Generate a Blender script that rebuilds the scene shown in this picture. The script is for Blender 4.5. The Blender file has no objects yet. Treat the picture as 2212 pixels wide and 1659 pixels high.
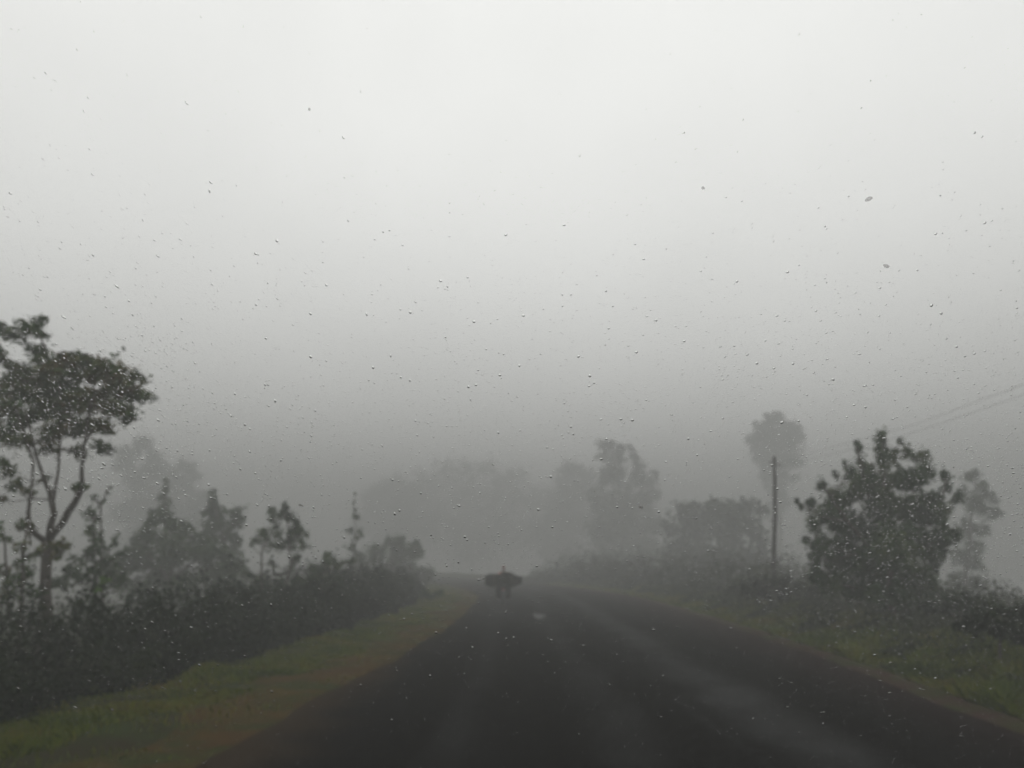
import bpy, bmesh, math, random
import numpy as np
from mathutils import Vector, Matrix, Quaternion

random.seed(7)
rng = np.random.default_rng(11)
S = bpy.context.scene
C = S.collection

# ------------------------------------------------------------------ camera
F = 1666.0                      # focal length in units of a 2212 px wide frame
PITCH = math.atan(385.5 / F)
EYE = Vector((0, 0, 1.85))
cam_d = bpy.data.cameras.new('camera')
cam = bpy.data.objects.new('camera', cam_d); C.objects.link(cam)
cam.location = EYE
cam.rotation_euler = (math.radians(90) + PITCH, 0, 0)
cam_d.sensor_width = 36.0
cam_d.lens = 36.0 * F / 2212.0
cam_d.clip_start = 0.02
cam_d.clip_end = 2000
cam_d.dof.use_dof = True
cam_d.dof.focus_distance = 0.62
cam_d.dof.aperture_fstop = (cam_d.lens * 0.001) / 0.0036
S.camera = cam

# ------------------------------------------------------------------ world
SUN_EL, SUN_AZ = math.radians(62), math.radians(-20)
w = bpy.data.worlds.new("World"); S.world = w
w.use_nodes = True
nt = w.node_tree; N = nt.nodes; L = nt.links
for n in list(N): N.remove(n)
out = N.new('ShaderNodeOutputWorld'); bg = N.new('ShaderNodeBackground')
sky = N.new('ShaderNodeTexSky'); sky.sky_type = 'NISHITA'; sky.sun_disc = False
sky.sun_elevation = SUN_EL; sky.sun_rotation = SUN_AZ
sky.air_density = 1.0; sky.dust_density = 4.0
hs = N.new('ShaderNodeHueSaturation'); hs.inputs['Saturation'].default_value = 0.25; hs.inputs['Value'].default_value = 1.0
tc = N.new('ShaderNodeTexCoord'); sp = N.new('ShaderNodeSeparateXYZ')
mx = N.new('ShaderNodeMath'); mx.operation = 'MAXIMUM'; mx.inputs[1].default_value = 0.0
# overcast deck: the zenith about three times as bright as the horizon
ma = N.new('ShaderNodeMath'); ma.operation = 'MULTIPLY_ADD'; ma.inputs[1].default_value = -0.26; ma.inputs[2].default_value = 1.53
cs = N.new('ShaderNodeVectorMath'); cs.operation = 'SCALE'; cs.inputs[0].default_value = (11.4, 11.35, 11.2)
mix = N.new('ShaderNodeMix'); mix.data_type = 'RGBA'; mix.inputs[0].default_value = 0.96
L.new(tc.outputs['Generated'], sp.inputs[0]); L.new(sp.outputs[2], mx.inputs[0]); L.new(mx.outputs[0], ma.inputs[0])
cn = N.new('ShaderNodeTexNoise'); cn.inputs['Scale'].default_value = 1.6; cn.inputs['Detail'].default_value = 3
cm = N.new('ShaderNodeMapRange'); cm.inputs[1].default_value = .3; cm.inputs[2].default_value = .7; cm.inputs[3].default_value = .91; cm.inputs[4].default_value = 1.09
cx = N.new('ShaderNodeMath'); cx.operation = 'MULTIPLY'
L.new(tc.outputs['Generated'], cn.inputs['Vector']); L.new(cn.outputs[0], cm.inputs[0]); L.new(cm.outputs[0], cx.inputs[0]); L.new(ma.outputs[0], cx.inputs[1])
L.new(cx.outputs[0], cs.inputs['Scale']); L.new(sky.outputs[0], hs.inputs['Color'])
L.new(hs.outputs[0], mix.inputs[6]); L.new(cs.outputs[0], mix.inputs[7])
L.new(mix.outputs[2], bg.inputs[0]); bg.inputs[1].default_value = 0.12
L.new(bg.outputs[0], out.inputs[0])

# ------------------------------------------------------------------ sun (veiled by cloud)
sd = bpy.data.lights.new('sun', 'SUN'); sd.energy = 0.5; sd.angle = math.radians(60); sd.color = (1, .97, .93)
so = bpy.data.objects.new('sun', sd); C.objects.link(so)
dirv = Vector((math.sin(SUN_AZ) * math.cos(SUN_EL), math.cos(SUN_AZ) * math.cos(SUN_EL), math.sin(SUN_EL)))
so.rotation_euler = dirv.to_track_quat('Z', 'Y').to_euler(); so.location = (0, 0, 60)

S.view_settings.view_transform = 'Standard'; S.view_settings.look = 'None'
S.view_settings.gamma = 1; S.view_settings.exposure = -0.36; S.view_settings.use_curve_mapping = False
S.cycles.volume_bounces = 3; S.cycles.max_bounces = 10; S.cycles.diffuse_bounces = 2
S.cycles.transmission_bounces = 8; S.cycles.transparent_max_bounces = 12
S.cycles.use_denoising = True
HAZE_DENSITY = 0.0138
HAZE_COLOR = (0.53, 0.533, 0.528, 1)

# ------------------------------------------------------------------ helpers
def ray(px, py):
    u = (px - 1106) / F; v = (829.5 - py) / F
    return Vector((u, math.cos(PITCH) - v * math.sin(PITCH), math.sin(PITCH) + v * math.cos(PITCH)))
def at(px, py, Y):
    d = ray(px, py); return EYE + d * (Y / d.y)
def lerp(pts, t):
    if t <= pts[0][0]: return pts[0][1]
    for a, b in zip(pts, pts[1:]):
        if t <= b[0]: return a[1] + (b[1] - a[1]) * (t - a[0]) / (b[0] - a[0])
    return pts[-1][1]
def tag(o, label=None, cat=None, group=None, kind=None):
    if label: o['label'] = label
    if cat: o['category'] = cat
    if group: o['group'] = group
    if kind: o['kind'] = kind
    return o
def obj(name, me, mat=None, parent=None, smooth=False):
    o = bpy.data.objects.new(name, me); C.objects.link(o)
    if mat: me.materials.append(mat)
    if parent: o.parent = parent
    if smooth:
        for p in me.polygons: p.use_smooth = True
    return o
def empty(name, loc, rz=0.0):
    o = bpy.data.objects.new(name, None); C.objects.link(o)
    o.location = loc; o.rotation_euler = (0, 0, rz); o.empty_display_size = 0.2
    return o
def np_mesh(name, V, Fc):
    """V (n,3); Fc (m,k) faces all with k corners"""
    me = bpy.data.meshes.new(name)
    V = np.asarray(V, dtype=np.float32); Fc = np.asarray(Fc, dtype=np.int32)
    m, k = Fc.shape
    me.vertices.add(len(V)); me.vertices.foreach_set('co', V.ravel())
    me.loops.add(m * k); me.loops.foreach_set('vertex_index', Fc.ravel())
    me.polygons.add(m)
    me.polygons.foreach_set('loop_start', np.arange(0, m * k, k, dtype=np.int32))
    me.polygons.foreach_set('loop_total', np.full(m, k, dtype=np.int32))
    me.update(calc_edges=True); me.validate()
    return me
class MB:
    def __init__(s): s.v = []; s.f = []
    def tube(s, pts, radii, n=8, caps=True):
        pts = [Vector(p) for p in pts]
        if not hasattr(radii, '__len__'): radii = [radii] * len(pts)
        rings = []; ref = Vector((0.31, 0.93, 0.17)).normalized()
        for i, p in enumerate(pts):
            d = (pts[min(i + 1, len(pts) - 1)] - pts[max(i - 1, 0)]).normalized()
            a = d.cross(ref)
            if a.length < 1e-3: a = d.cross(Vector((1, 0, 0)))
            a.normalize(); b = d.cross(a)
            base = len(s.v)
            for k in range(n):
                t = 2 * math.pi * k / n
                s.v.append(p + (a * math.cos(t) + b * math.sin(t)) * radii[i])
            rings.append(base)
        for r0, r1 in zip(rings, rings[1:]):
            for k in range(n): s.f.append((r0 + k, r0 + (k + 1) % n, r1 + (k + 1) % n, r1 + k))
        if caps:
            s.f.append(tuple(rings[0] + k for k in reversed(range(n))))
            s.f.append(tuple(rings[-1] + k for k in range(n)))
    def box(s, c, size, rot=None):
        c = Vector(c); h = Vector(size) / 2; b = len(s.v)
        for x in (-1, 1):
            for y in (-1, 1):
                for z in (-1, 1):
                    v = Vector((x * h.x, y * h.y, z * h.z))
                    if rot: v = rot @ v
                    s.v.append(c + v)
        for f in ((0, 1, 3, 2), (4, 6, 7, 5), (0, 4, 5, 1), (2, 3, 7, 6), (0, 2, 6, 4), (1, 5, 7, 3)):
            s.f.append(tuple(b + i for i in f))
    def torus(s, c, R, r, axis='X', n=28, m=8, sx=1.0):
        b = len(s.v); c = Vector(c)
        for i in range(n):
            a = 2 * math.pi * i / n
            for j in range(m):
                t = 2 * math.pi * j / m
                q = R + r * math.cos(t)
                s.v.append(c + Vector((r * sx * math.sin(t), q * math.cos(a), q * math.sin(a))))
        for i in range(n):
            for j in range(m):
                s.f.append((b + i * m + j, b + ((i + 1) % n) * m + j, b + ((i + 1) % n) * m + (j + 1) % m, b + i * m + (j + 1) % m))
    def ell(s, c, r, n=12, m=8, rot=None, noise=0.0):
        b = len(s.v); c = Vector(c)
        for i in range(m + 1):
            ph = math.pi * i / m
            for j in range(n):
                t = 2 * math.pi * j / n
                v = Vector((r[0] * math.sin(ph) * math.cos(t), r[1] * math.sin(ph) * math.sin(t), r[2] * math.cos(ph)))
                if noise: v *= 1 + noise * math.sin(3 * t + 5 * ph + i)
                if rot: v = rot @ v
                s.v.append(c + v)
        for i in range(m):
            for j in range(n):
                s.f.append((b + i * n + j, b + (i + 1) * n + j, b + (i + 1) * n + (j + 1) % n, b + i * n + (j + 1) % n))
    def build(s, name, mat, parent=None, smooth=True, bevel=0):
        me = bpy.data.meshes.new(name)
        me.from_pydata([tuple(v) for v in s.v], [], s.f); me.update()
        o = obj(name, me, mat, parent, smooth)
        if bevel:
            bv = o.modifiers.new('b', 'BEVEL'); bv.width = bevel; bv.segments = 2; bv.limit_method = 'ANGLE'
        return o

# ------------------------------------------------------------------ materials
def mat(name, col=(.5, .5, .5), rough=.6, metal=0.0, spec=.5):
    m = bpy.data.materials.new(name); m.use_nodes = True
    b = m.node_tree.nodes['Principled BSDF']
    b.inputs['Base Color'].default_value = (*col, 1); b.inputs['Roughness'].default_value = rough
    b.inputs['Metallic'].default_value = metal; b.inputs['Specular IOR Level'].default_value = spec
    return m
def noisy(name, c1, c2, scale=5, rough=.7, bump=0.0, coord='Object', detail=6, spec=.4, r2=None):
    m = mat(name, c1, rough, 0, spec); t = m.node_tree; b = t.nodes['Principled BSDF']
    tc = t.nodes.new('ShaderNodeTexCoord'); n = t.nodes.new('ShaderNodeTexNoise'); r = t.nodes.new('ShaderNodeValToRGB')
    n.inputs['Scale'].default_value = scale; n.inputs['Detail'].default_value = detail; n.inputs['Roughness'].default_value = .65
    r.color_ramp.elements[0].position = .35; r.color_ramp.elements[1].position = .68
    r.color_ramp.elements[0].color = (*c1, 1); r.color_ramp.elements[1].color = (*c2, 1)
    t.links.new(tc.outputs[coord], n.inputs['Vector']); t.links.new(n.outputs[0], r.inputs[0]); t.links.new(r.outputs[0], b.inputs['Base Color'])
    if bump:
        bp = t.nodes.new('ShaderNodeBump'); bp.inputs['Strength'].default_value = bump; bp.inputs['Distance'].default_value = .02
        t.links.new(n.outputs[0], bp.inputs['Height']); t.links.new(bp.outputs[0], b.inputs['Normal'])
    if r2:
        mr = t.nodes.new('ShaderNodeMapRange'); mr.inputs[3].default_value = rough; mr.inputs[4].default_value = r2
        mr.inputs[1].default_value = .35; mr.inputs[2].default_value = .65
        t.links.new(n.outputs[0], mr.inputs[0]); t.links.new(mr.outputs[0], b.inputs['Roughness'])
    return m
def mottled(name, c1, c2, scale, rough, bump, detail=8):
    """soil with turf creeping over it in patches"""
    m = noisy(name, c1, c2, scale, rough, bump, detail=detail, spec=.0); t = m.node_tree; b = t.nodes['Principled BSDF']
    src = b.inputs['Base Color'].links[0].from_socket
    g = t.nodes.new('ShaderNodeNewGeometry'); n = t.nodes.new('ShaderNodeTexNoise'); n.inputs['Scale'].default_value = .9; n.inputs['Detail'].default_value = 7; n.inputs['Roughness'].default_value = .7
    mr = t.nodes.new('ShaderNodeMapRange'); mr.inputs[1].default_value = .44; mr.inputs[2].default_value = .60; mx = t.nodes.new('ShaderNodeMix'); mx.data_type = 'RGBA'
    t.links.new(g.outputs['Position'], n.inputs['Vector']); t.links.new(n.outputs[0], mr.inputs[0]); t.links.new(mr.outputs[0], mx.inputs[0])
    t.links.new(src, mx.inputs[6]); mx.inputs[7].default_value = (.026, .032, .010, 1); t.links.new(mx.outputs[2], b.inputs['Base Color'])
    return m
def leafmat(name, cols, scale=.8, rough=.8, spec=.0):
    """leaves: a colour per leaf, shifted by patches through the plant"""
    m = mat(name, cols[0], rough, 0, spec); t = m.node_tree; b = t.nodes['Principled BSDF']
    g = t.nodes.new('ShaderNodeNewGeometry'); r = t.nodes.new('ShaderNodeValToRGB')
    n = t.nodes.new('ShaderNodeTexNoise'); n.inputs['Scale'].default_value = scale; n.inputs['Detail'].default_value = 2
    mm = t.nodes.new('ShaderNodeMath'); mm.operation = 'MULTIPLY_ADD'; mm.inputs[1].default_value = .5
    m2 = t.nodes.new('ShaderNodeMath'); m2.operation = 'MULTIPLY_ADD'; m2.inputs[1].default_value = 1.6; m2.inputs[2].default_value = -.55
    t.links.new(g.outputs['Position'], n.inputs['Vector']); t.links.new(n.outputs[0], m2.inputs[0])
    t.links.new(g.outputs['Random Per Island'], mm.inputs[0]); t.links.new(m2.outputs[0], mm.inputs[2]); t.links.new(mm.outputs[0], r.inputs[0])
    e = r.color_ramp.elements
    while len(e) < len(cols): e.new(.5)
    for i, c in enumerate(cols): e[i].position = i / (len(cols) - 1) * .9 + .05; e[i].color = (*c, 1)
    t.links.new(r.outputs[0], b.inputs['Base Color'])
    return m
M_bark = noisy('bark', (.035, .028, .022), (.075, .062, .05), 14, .85, .6)
M_leaf_near = leafmat('leaf_dark', [(.012, .026, .012), (.024, .052, .018), (.042, .074, .024), (.065, .085, .024)])
M_leaf_rust = leafmat('leaf_mixed', [(.018, .042, .014), (.04, .08, .024), (.075, .09, .03), (.10, .065, .028)])
M_leaf_mid = leafmat('leaf_mid', [(.018, .036, .014), (.032, .062, .02), (.055, .085, .026)])
M_leaf_far = leafmat('leaf_far', [(.022, .035, .02), (.035, .05, .025)], .3)
M_leaf_lime = leafmat('leaf_lime', [(.06, .13, .02), (.1, .18, .03)])
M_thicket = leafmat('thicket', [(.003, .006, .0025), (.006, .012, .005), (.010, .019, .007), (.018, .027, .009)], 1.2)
M_weed = leafmat('weeds', [(.003, .006, .0025), (.007, .013, .004), (.020, .032, .008), (.045, .046, .012)], .7)
M_grass = leafmat('grass_blades', [(.030, .050, .005), (.07, .105, .009), (.13, .145, .014), (.16, .11, .02)], .6)
M_pole = noisy('pole_wood', (.022, .02, .018), (.045, .04, .036), 9, .85, .3)

# ------------------------------------------------------------------ the ground and the road
XR = [(-30, 5.6), (5, 5.75), (9.6, 5.95), (13.9, 6.4), (24, 6.85), (41.5, 7.1), (52, 6.2), (68, 3.3), (90, -3.5), (120, -15), (160, -34), (330, -120)]
XL = [(-30, -3.1), (7.7, -3.02), (10.7, -2.8), (14.7, -2.35), (25.8, -1.75), (43.7, -1.7), (55, -3.0), (68, -5.6), (90, -12.5), (120, -24), (160, -43), (330, -129)]
def sm(f, y): return (f(y - 3) + f(y - 1.5) + f(y) + f(y + 1.5) + f(y + 3)) / 5
def xr(y): return sm(lambda t: lerp(XR, t), y)
def xl(y): return sm(lambda t: lerp(XL, t), y)
GR = [(0, -.05), (.5, -.04), (1.2, 0.0), (3.5, .28), (6.5, .32), (9, -.1), (14, -1.3), (30, -5), (60, -7.5), (300, -8)]
GL = [(0, -.05), (.6, -.05), (1.5, .0), (3.5, .08), (6, .05), (9, -.3), (16, -1.1), (40, -3), (300, -6)]
def bumps(x, y): return .035 * (math.sin(1.3 * x + .7 * y) + math.sin(.6 * x - 1.1 * y + 1) + .7 * math.sin(2.7 * x + 2.1 * y))
def gz(x, y):
    a, b = xl(y), xr(y)
    if a <= x <= b: return -.05
    if x > b: d = x - b; return lerp(GR, d) + bumps(x, y) * min(1, d / 2.5) * (1 + d / 20)
    d = a - x; return lerp(GL, d) + bumps(x, y) * min(1, d / 2.5) * (1 + d / 20)
ys = [-60, -40, -25, -15, -8, -4]; y = -2.0
while y < 330: ys.append(y); y += .5 if y < 30 else (1.0 if y < 60 else 4)
dl = [0, .3, .6, .9, 1.2, 1.6, 2, 2.5, 3, 3.6, 4.3, 5, 6, 7, 8.5, 10, 13, 17, 23, 32, 50, 90, 160, 230]
V = []; Fc = []
for y in ys:
    a, b = xl(y), xr(y)
    row = [a - d for d in reversed(dl)] + [(a + b) / 2] + [b + d for d in dl]
    for x in row: V.append((x, y, gz(x, y)))
nc = 2 * len(dl) + 1
for i in range(len(ys) - 1):
    for j in range(nc - 1): Fc.append((i * nc + j, i * nc + j + 1, (i + 1) * nc + j + 1, (i + 1) * nc + j))
M_ground = noisy('soil_and_turf', (.024, .019, .011), (.026, .038, .011), .9, .9, .5, detail=8, spec=0)
g = obj('ground', np_mesh('ground', V, Fc), M_ground, smooth=True); tag(g, kind='structure')

def strip(name, fa, fb, z, material, y0=-30, y1=200, cols=8, crown=0.0):
    V = []; Fc = []; UV = []
    yy = [v for v in ys if y0 <= v <= y1]
    for y in yy:
        a, b = fa(y), fb(y)
        for k in range(cols + 1):
            t = k / cols; x = a + (b - a) * t
            V.append((x, y, z + crown * (1 - (2 * t - 1) ** 2)))
            UV.append((x - (2.45 if y < 40 else 2.45 + (xl(y) + xr(y) - xl(40) - xr(40)) / 2), y))
    for i in range(len(yy) - 1):
        for j in range(cols): q = i * (cols + 1) + j; Fc.append((q, q + 1, q + cols + 2, q + cols + 1))
    me = np_mesh(name, V, Fc)
    uv = me.uv_layers.new(name='UVMap')
    li = np.empty(len(me.loops), dtype=np.int32); me.loops.foreach_get('vertex_index', li)
    uv.data.foreach_set('uv', np.array(UV, dtype=np.float32)[li].ravel())
    return obj(name, me, material, smooth=True)
def wob(y, a, f, p): return a * (math.sin(f * y + p) + .6 * math.sin(2.3 * f * y + 2 * p) + .4 * math.sin(5.1 * f * y + p))
M_dirt = mottled('red_soil', (.040, .022, .010), (.062, .040, .013), 1.1, .9, .5, detail=9)
M_dirt2 = mottled('red_gravel', (.032, .017, .0155), (.044, .024, .021), 2.5, .8, .5, detail=9)
tag(strip('left_shoulder', lambda y: xl(y) - (1.35 + .6 * min(1, 12 / max(y, 6))) - wob(y, .12, .6, 1), lambda y: xl(y) + .12, -.004, M_dirt), kind='structure')
tag(strip('right_shoulder', lambda y: xr(y) - .75, lambda y: xr(y) + .35 + wob(y, .08, .8, 2), -.004, M_dirt2), kind='structure')
# asphalt: worn paler wheel-track bands with wet sheen painted into their colour, patches
M_road = mat('wet_asphalt', (.03, .03, .03), .5)
t = M_road.node_tree; b = t.nodes['Principled BSDF']; nd = t.nodes; lk = t.links
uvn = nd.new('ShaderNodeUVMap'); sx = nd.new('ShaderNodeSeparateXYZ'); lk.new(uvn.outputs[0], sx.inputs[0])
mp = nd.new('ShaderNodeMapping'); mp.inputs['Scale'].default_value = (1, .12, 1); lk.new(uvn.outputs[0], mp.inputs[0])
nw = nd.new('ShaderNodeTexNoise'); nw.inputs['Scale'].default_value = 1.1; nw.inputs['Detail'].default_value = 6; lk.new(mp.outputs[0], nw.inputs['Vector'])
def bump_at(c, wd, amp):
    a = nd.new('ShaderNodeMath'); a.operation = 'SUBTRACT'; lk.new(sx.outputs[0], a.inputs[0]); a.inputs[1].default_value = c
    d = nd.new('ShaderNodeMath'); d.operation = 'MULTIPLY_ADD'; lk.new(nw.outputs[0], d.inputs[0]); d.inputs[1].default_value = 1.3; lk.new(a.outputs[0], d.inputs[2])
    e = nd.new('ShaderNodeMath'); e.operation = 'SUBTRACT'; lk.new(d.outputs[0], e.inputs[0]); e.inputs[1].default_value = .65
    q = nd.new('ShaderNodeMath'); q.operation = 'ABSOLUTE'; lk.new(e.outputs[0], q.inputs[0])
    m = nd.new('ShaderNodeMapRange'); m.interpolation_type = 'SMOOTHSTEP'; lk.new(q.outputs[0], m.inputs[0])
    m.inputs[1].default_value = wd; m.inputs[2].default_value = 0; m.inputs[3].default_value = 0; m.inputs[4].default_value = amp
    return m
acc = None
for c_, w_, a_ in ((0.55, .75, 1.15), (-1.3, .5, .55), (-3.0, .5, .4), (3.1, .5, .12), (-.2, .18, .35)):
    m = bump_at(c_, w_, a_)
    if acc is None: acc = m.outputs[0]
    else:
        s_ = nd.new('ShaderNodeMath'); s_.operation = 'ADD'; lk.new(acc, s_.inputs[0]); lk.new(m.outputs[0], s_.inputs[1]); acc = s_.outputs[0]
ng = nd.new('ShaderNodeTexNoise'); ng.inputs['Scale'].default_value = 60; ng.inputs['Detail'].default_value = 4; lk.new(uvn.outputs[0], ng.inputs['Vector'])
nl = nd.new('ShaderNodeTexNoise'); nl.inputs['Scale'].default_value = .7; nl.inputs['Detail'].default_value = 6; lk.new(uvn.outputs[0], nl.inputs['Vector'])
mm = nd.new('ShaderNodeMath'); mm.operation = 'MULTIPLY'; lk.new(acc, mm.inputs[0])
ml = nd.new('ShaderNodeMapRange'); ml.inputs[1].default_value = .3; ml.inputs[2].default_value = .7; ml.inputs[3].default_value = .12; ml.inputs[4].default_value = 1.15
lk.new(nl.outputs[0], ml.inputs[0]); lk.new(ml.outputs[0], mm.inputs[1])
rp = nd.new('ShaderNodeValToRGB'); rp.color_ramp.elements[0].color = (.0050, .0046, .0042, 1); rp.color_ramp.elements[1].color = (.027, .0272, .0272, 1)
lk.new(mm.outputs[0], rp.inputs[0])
# reddish soil washed on to the right-hand edge
re_ = nd.new('ShaderNodeMapRange'); re_.interpolation_type = 'SMOOTHSTEP'; lk.new(sx.outputs[0], re_.inputs[0])
re_.inputs[1].default_value = 1.7; re_.inputs[2].default_value = 3.9; re_.inputs[3].default_value = 0; re_.inputs[4].default_value = .75
mxr = nd.new('ShaderNodeMix'); mxr.data_type = 'RGBA'; lk.new(re_.outputs[0], mxr.inputs[0]); lk.new(rp.outputs[0], mxr.inputs[6]); mxr.inputs[7].default_value = (.015, .0078, .0072, 1)
gr = nd.new('ShaderNodeMapRange'); gr.inputs[3].default_value = .4; gr.inputs[4].default_value = 1.6; lk.new(ng.outputs[0], gr.inputs[0])
vm = nd.new('ShaderNodeVectorMath'); vm.operation = 'SCALE'; lk.new(mxr.outputs[2], vm.inputs[0]); lk.new(gr.outputs[0], vm.inputs['Scale'])
# soil and turf creeping over the left-hand edge
wl = nd.new('ShaderNodeMath'); wl.operation = 'MULTIPLY_ADD'; lk.new(nl.outputs[0], wl.inputs[0]); wl.inputs[1].default_value = 1.8; lk.new(sx.outputs[0], wl.inputs[2])
le_ = nd.new('ShaderNodeMapRange'); le_.interpolation_type = 'SMOOTHSTEP'; lk.new(wl.outputs[0], le_.inputs[0])
le_.inputs[1].default_value = -3.2; le_.inputs[2].default_value = -4.4; le_.inputs[3].default_value = 0; le_.inputs[4].default_value = .9
mxl = nd.new('ShaderNodeMix'); mxl.data_type = 'RGBA'; lk.new(le_.outputs[0], mxl.inputs[0]); lk.new(mxr.outputs[2], mxl.inputs[6]); mxl.inputs[7].default_value = (.026, .018, .011, 1); lk.new(mxl.outputs[2], vm.inputs[0])
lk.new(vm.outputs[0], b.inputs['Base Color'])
rr = nd.new('ShaderNodeMapRange'); rr.inputs[3].default_value = .85; rr.inputs[4].default_value = .6; lk.new(mm.outputs[0], rr.inputs[0]); lk.new(rr.outputs[0], b.inputs['Roughness'])
b.inputs['Specular IOR Level'].default_value = .0
bp = nd.new('ShaderNodeBump'); bp.inputs['Strength'].default_value = .5; bp.inputs['Distance'].default_value = .01; lk.new(ng.outputs[0], bp.inputs['Height']); lk.new(bp.outputs[0], b.inputs['Normal'])
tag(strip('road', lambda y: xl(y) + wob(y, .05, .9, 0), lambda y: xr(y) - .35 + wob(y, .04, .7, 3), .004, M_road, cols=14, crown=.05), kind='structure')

# a small puddle in the lane
V = [(.92, 27.6, .062)]
for k in range(28):
    a = 2 * math.pi * k / 28; q = 1 + .22 * math.sin(3 * a + 1) + .12 * math.sin(7 * a)
    V.append((.92 + .20 * q * math.cos(a), 27.6 + 1.3 * q * math.sin(a), .062))
me = bpy.data.meshes.new('puddle'); me.from_pydata(V, [], [(0, 1 + k, 1 + (k + 1) % 28) for k in range(28)]); me.update()
M_puddle = mat('puddle_water', (.02, .02, .02), .5, 0, .12)
tag(obj('puddle', me, M_puddle), kind='structure')

# ------------------------------------------------------------------ leaves
def leaves_mesh(name, P, size, asp=.5, up=.35, droop=0.0):
    n = len(P); P = np.asarray(P); size = np.asarray(size).reshape(-1, 1) * rng.uniform(.65, 1.25, (n, 1))
    d = rng.normal(size=(n, 3)); d[:, 2] = d[:, 2] * .7 - droop; d /= np.linalg.norm(d, axis=1, keepdims=True)
    q = rng.normal(size=(n, 3)); q[:, 2] += up * 3
    wv = np.cross(d, q); wv /= np.linalg.norm(wv, axis=1, keepdims=True) + 1e-9
    nn = np.cross(wv, d)
    v0 = P - d * size * .5
    v1 = P - d * size * .08 + wv * size * asp * .5 + nn * size * .08
    v2 = P + d * size * .5 - nn * size * .05
    v3 = P - d * size * .08 - wv * size * asp * .5 + nn * size * .08
    V = np.stack([v0, v1, v2, v3], 1).reshape(-1, 3)
    Fc = np.arange(4 * n).reshape(n, 4)
    return np_mesh(name, V, Fc)

COVER = 3.4
def blob_leaves(c, r, L, cover=1.6, flat=.85, spray=None):
    area = math.pi * r * r
    n = max(12, int(COVER * cover * area / (.26 * L * L)))
    k = max(6, int((r / L) ** 1.3 * 4.5))
    sc = rng.normal(size=(k, 3)); sc /= np.linalg.norm(sc, axis=1, keepdims=True); sc *= (rng.uniform(0, 1, (k, 1)) ** (1 / 2.4)) * r * .92
    sc[:, 2] *= flat
    w_ = rng.uniform(.15, 1, k) ** 1.5; idx = rng.choice(k, n, p=w_ / w_.sum())
    spread = rng.normal(size=(n, 3)) * (r * (.15 + .26 / math.sqrt(k))) * rng.uniform(.6, 1.35, (k, 1))[idx]
    if r < 1.6 * L: spread = spread * 1.7
    p = sc[idx] + spread
    if spray is not None and r / L < 2.6:                       # small sprays are lopsided, not round
        a = rng.choice([-1, 1]) * (spray + rng.uniform(-.35, .35)); st = rng.uniform(1.1, 1.6)
        px_, pz_ = p[:, 0] * st, p[:, 2] * rng.uniform(.7, 1.0)
        p[:, 0] = px_ * math.cos(a) - pz_ * math.sin(a); p[:, 2] = px_ * math.sin(a) + pz_ * math.cos(a)
    return np.array(c) + p

def tree(name, label, cat, Y, blobs, trunks, leafm, L=.14, cover=1.6, group=None, depth=.5, barkm=None, asp=.5, up=.3, base=None, twig=.012, spray=None):
    """blobs (px, py, r) and trunk polylines ((px, py, r_px), ...) read off the photo and set at distance Y with real depth"""
    bx = base if base else (trunks[0][0][0], trunks[0][0][1])
    root_p = at(bx[0], bx[1], Y); zg = gz(root_p.x, Y)
    root = empty(name, (root_p.x, Y, zg)); tag(root, label, cat, group)
    off = Vector((root_p.x, Y, zg))
    mb = MB(); nodes = []
    for i, tr in enumerate(trunks):
        dy = 0 if i == 0 else (random.random() - .5) * 2 * depth
        pts = [at(x, y_, Y + dy * (k / max(1, len(tr) - 1))) for k, (x, y_, r) in enumerate(tr)]; rad = [r * Y / F for x, y_, r in tr]
        if i == 0:
            if pts[0].z > zg - .1: pts.insert(0, Vector((pts[0].x, Y, zg - .15))); rad.insert(0, rad[0] * 1.25)
        # break the straight runs
        P2 = [pts[0]]; R2 = [rad[0]]
        for k in range(1, len(pts)):
            l = (pts[k] - pts[k - 1]).length
            P2.append((pts[k] + pts[k - 1]) / 2 + Vector((random.uniform(-1, 1), random.uniform(-1, 1), 0)) * l * .04); R2.append((rad[k] + rad[k - 1]) / 2)
            P2.append(pts[k]); R2.append(rad[k])
        mb.tube([p - off for p in P2], R2, 8)
        nodes += list(zip(P2, R2))
    allP = []
    xs = [b_[0] for b_ in blobs]; halfw = (max(xs) - min(xs)) / 2 * Y / F
    for (bx_, by_, br) in blobs:
        r = br * Y / F
        jy = random.uniform(-1, 1) * min(halfw * .6, depth * 2)
        c = at(bx_, by_, Y + jy); r *= (Y + jy) / Y
        allP.append(blob_leaves(c, r, L, cover, spray=spray))
        # a limb from the nearest lower node
        best = min(nodes, key=lambda q: (q[0] - c).length + 3.0 * max(0, q[0].z - c.z + .1))
        a = best[0]; dlen = (c - a).length
        if dlen > .12:
            mid = a.lerp(c, .5) + Vector((random.uniform(-.1, .1), random.uniform(-.1, .1), -.06)) * dlen
            r0 = max(twig, min(best[1] * .55, .02 + r * .06))
            mb.tube([a - off, mid - off, c - off, c + Vector((random.uniform(-.4, .4) * r, 0, r * .7)) - off], [r0, r0 * .75, r0 * .5, r0 * .25], 6)
            nodes.append((mid, r0 * .75)); nodes.append((c, r0 * .5))
    mb.build('trunk', barkm or M_bark, root)
    P = np.concatenate(allP) - np.array(off)
    o = obj('crown', leaves_mesh('crown', P, np.full(len(P), L), asp, up), leafm, root)
    return root

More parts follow.
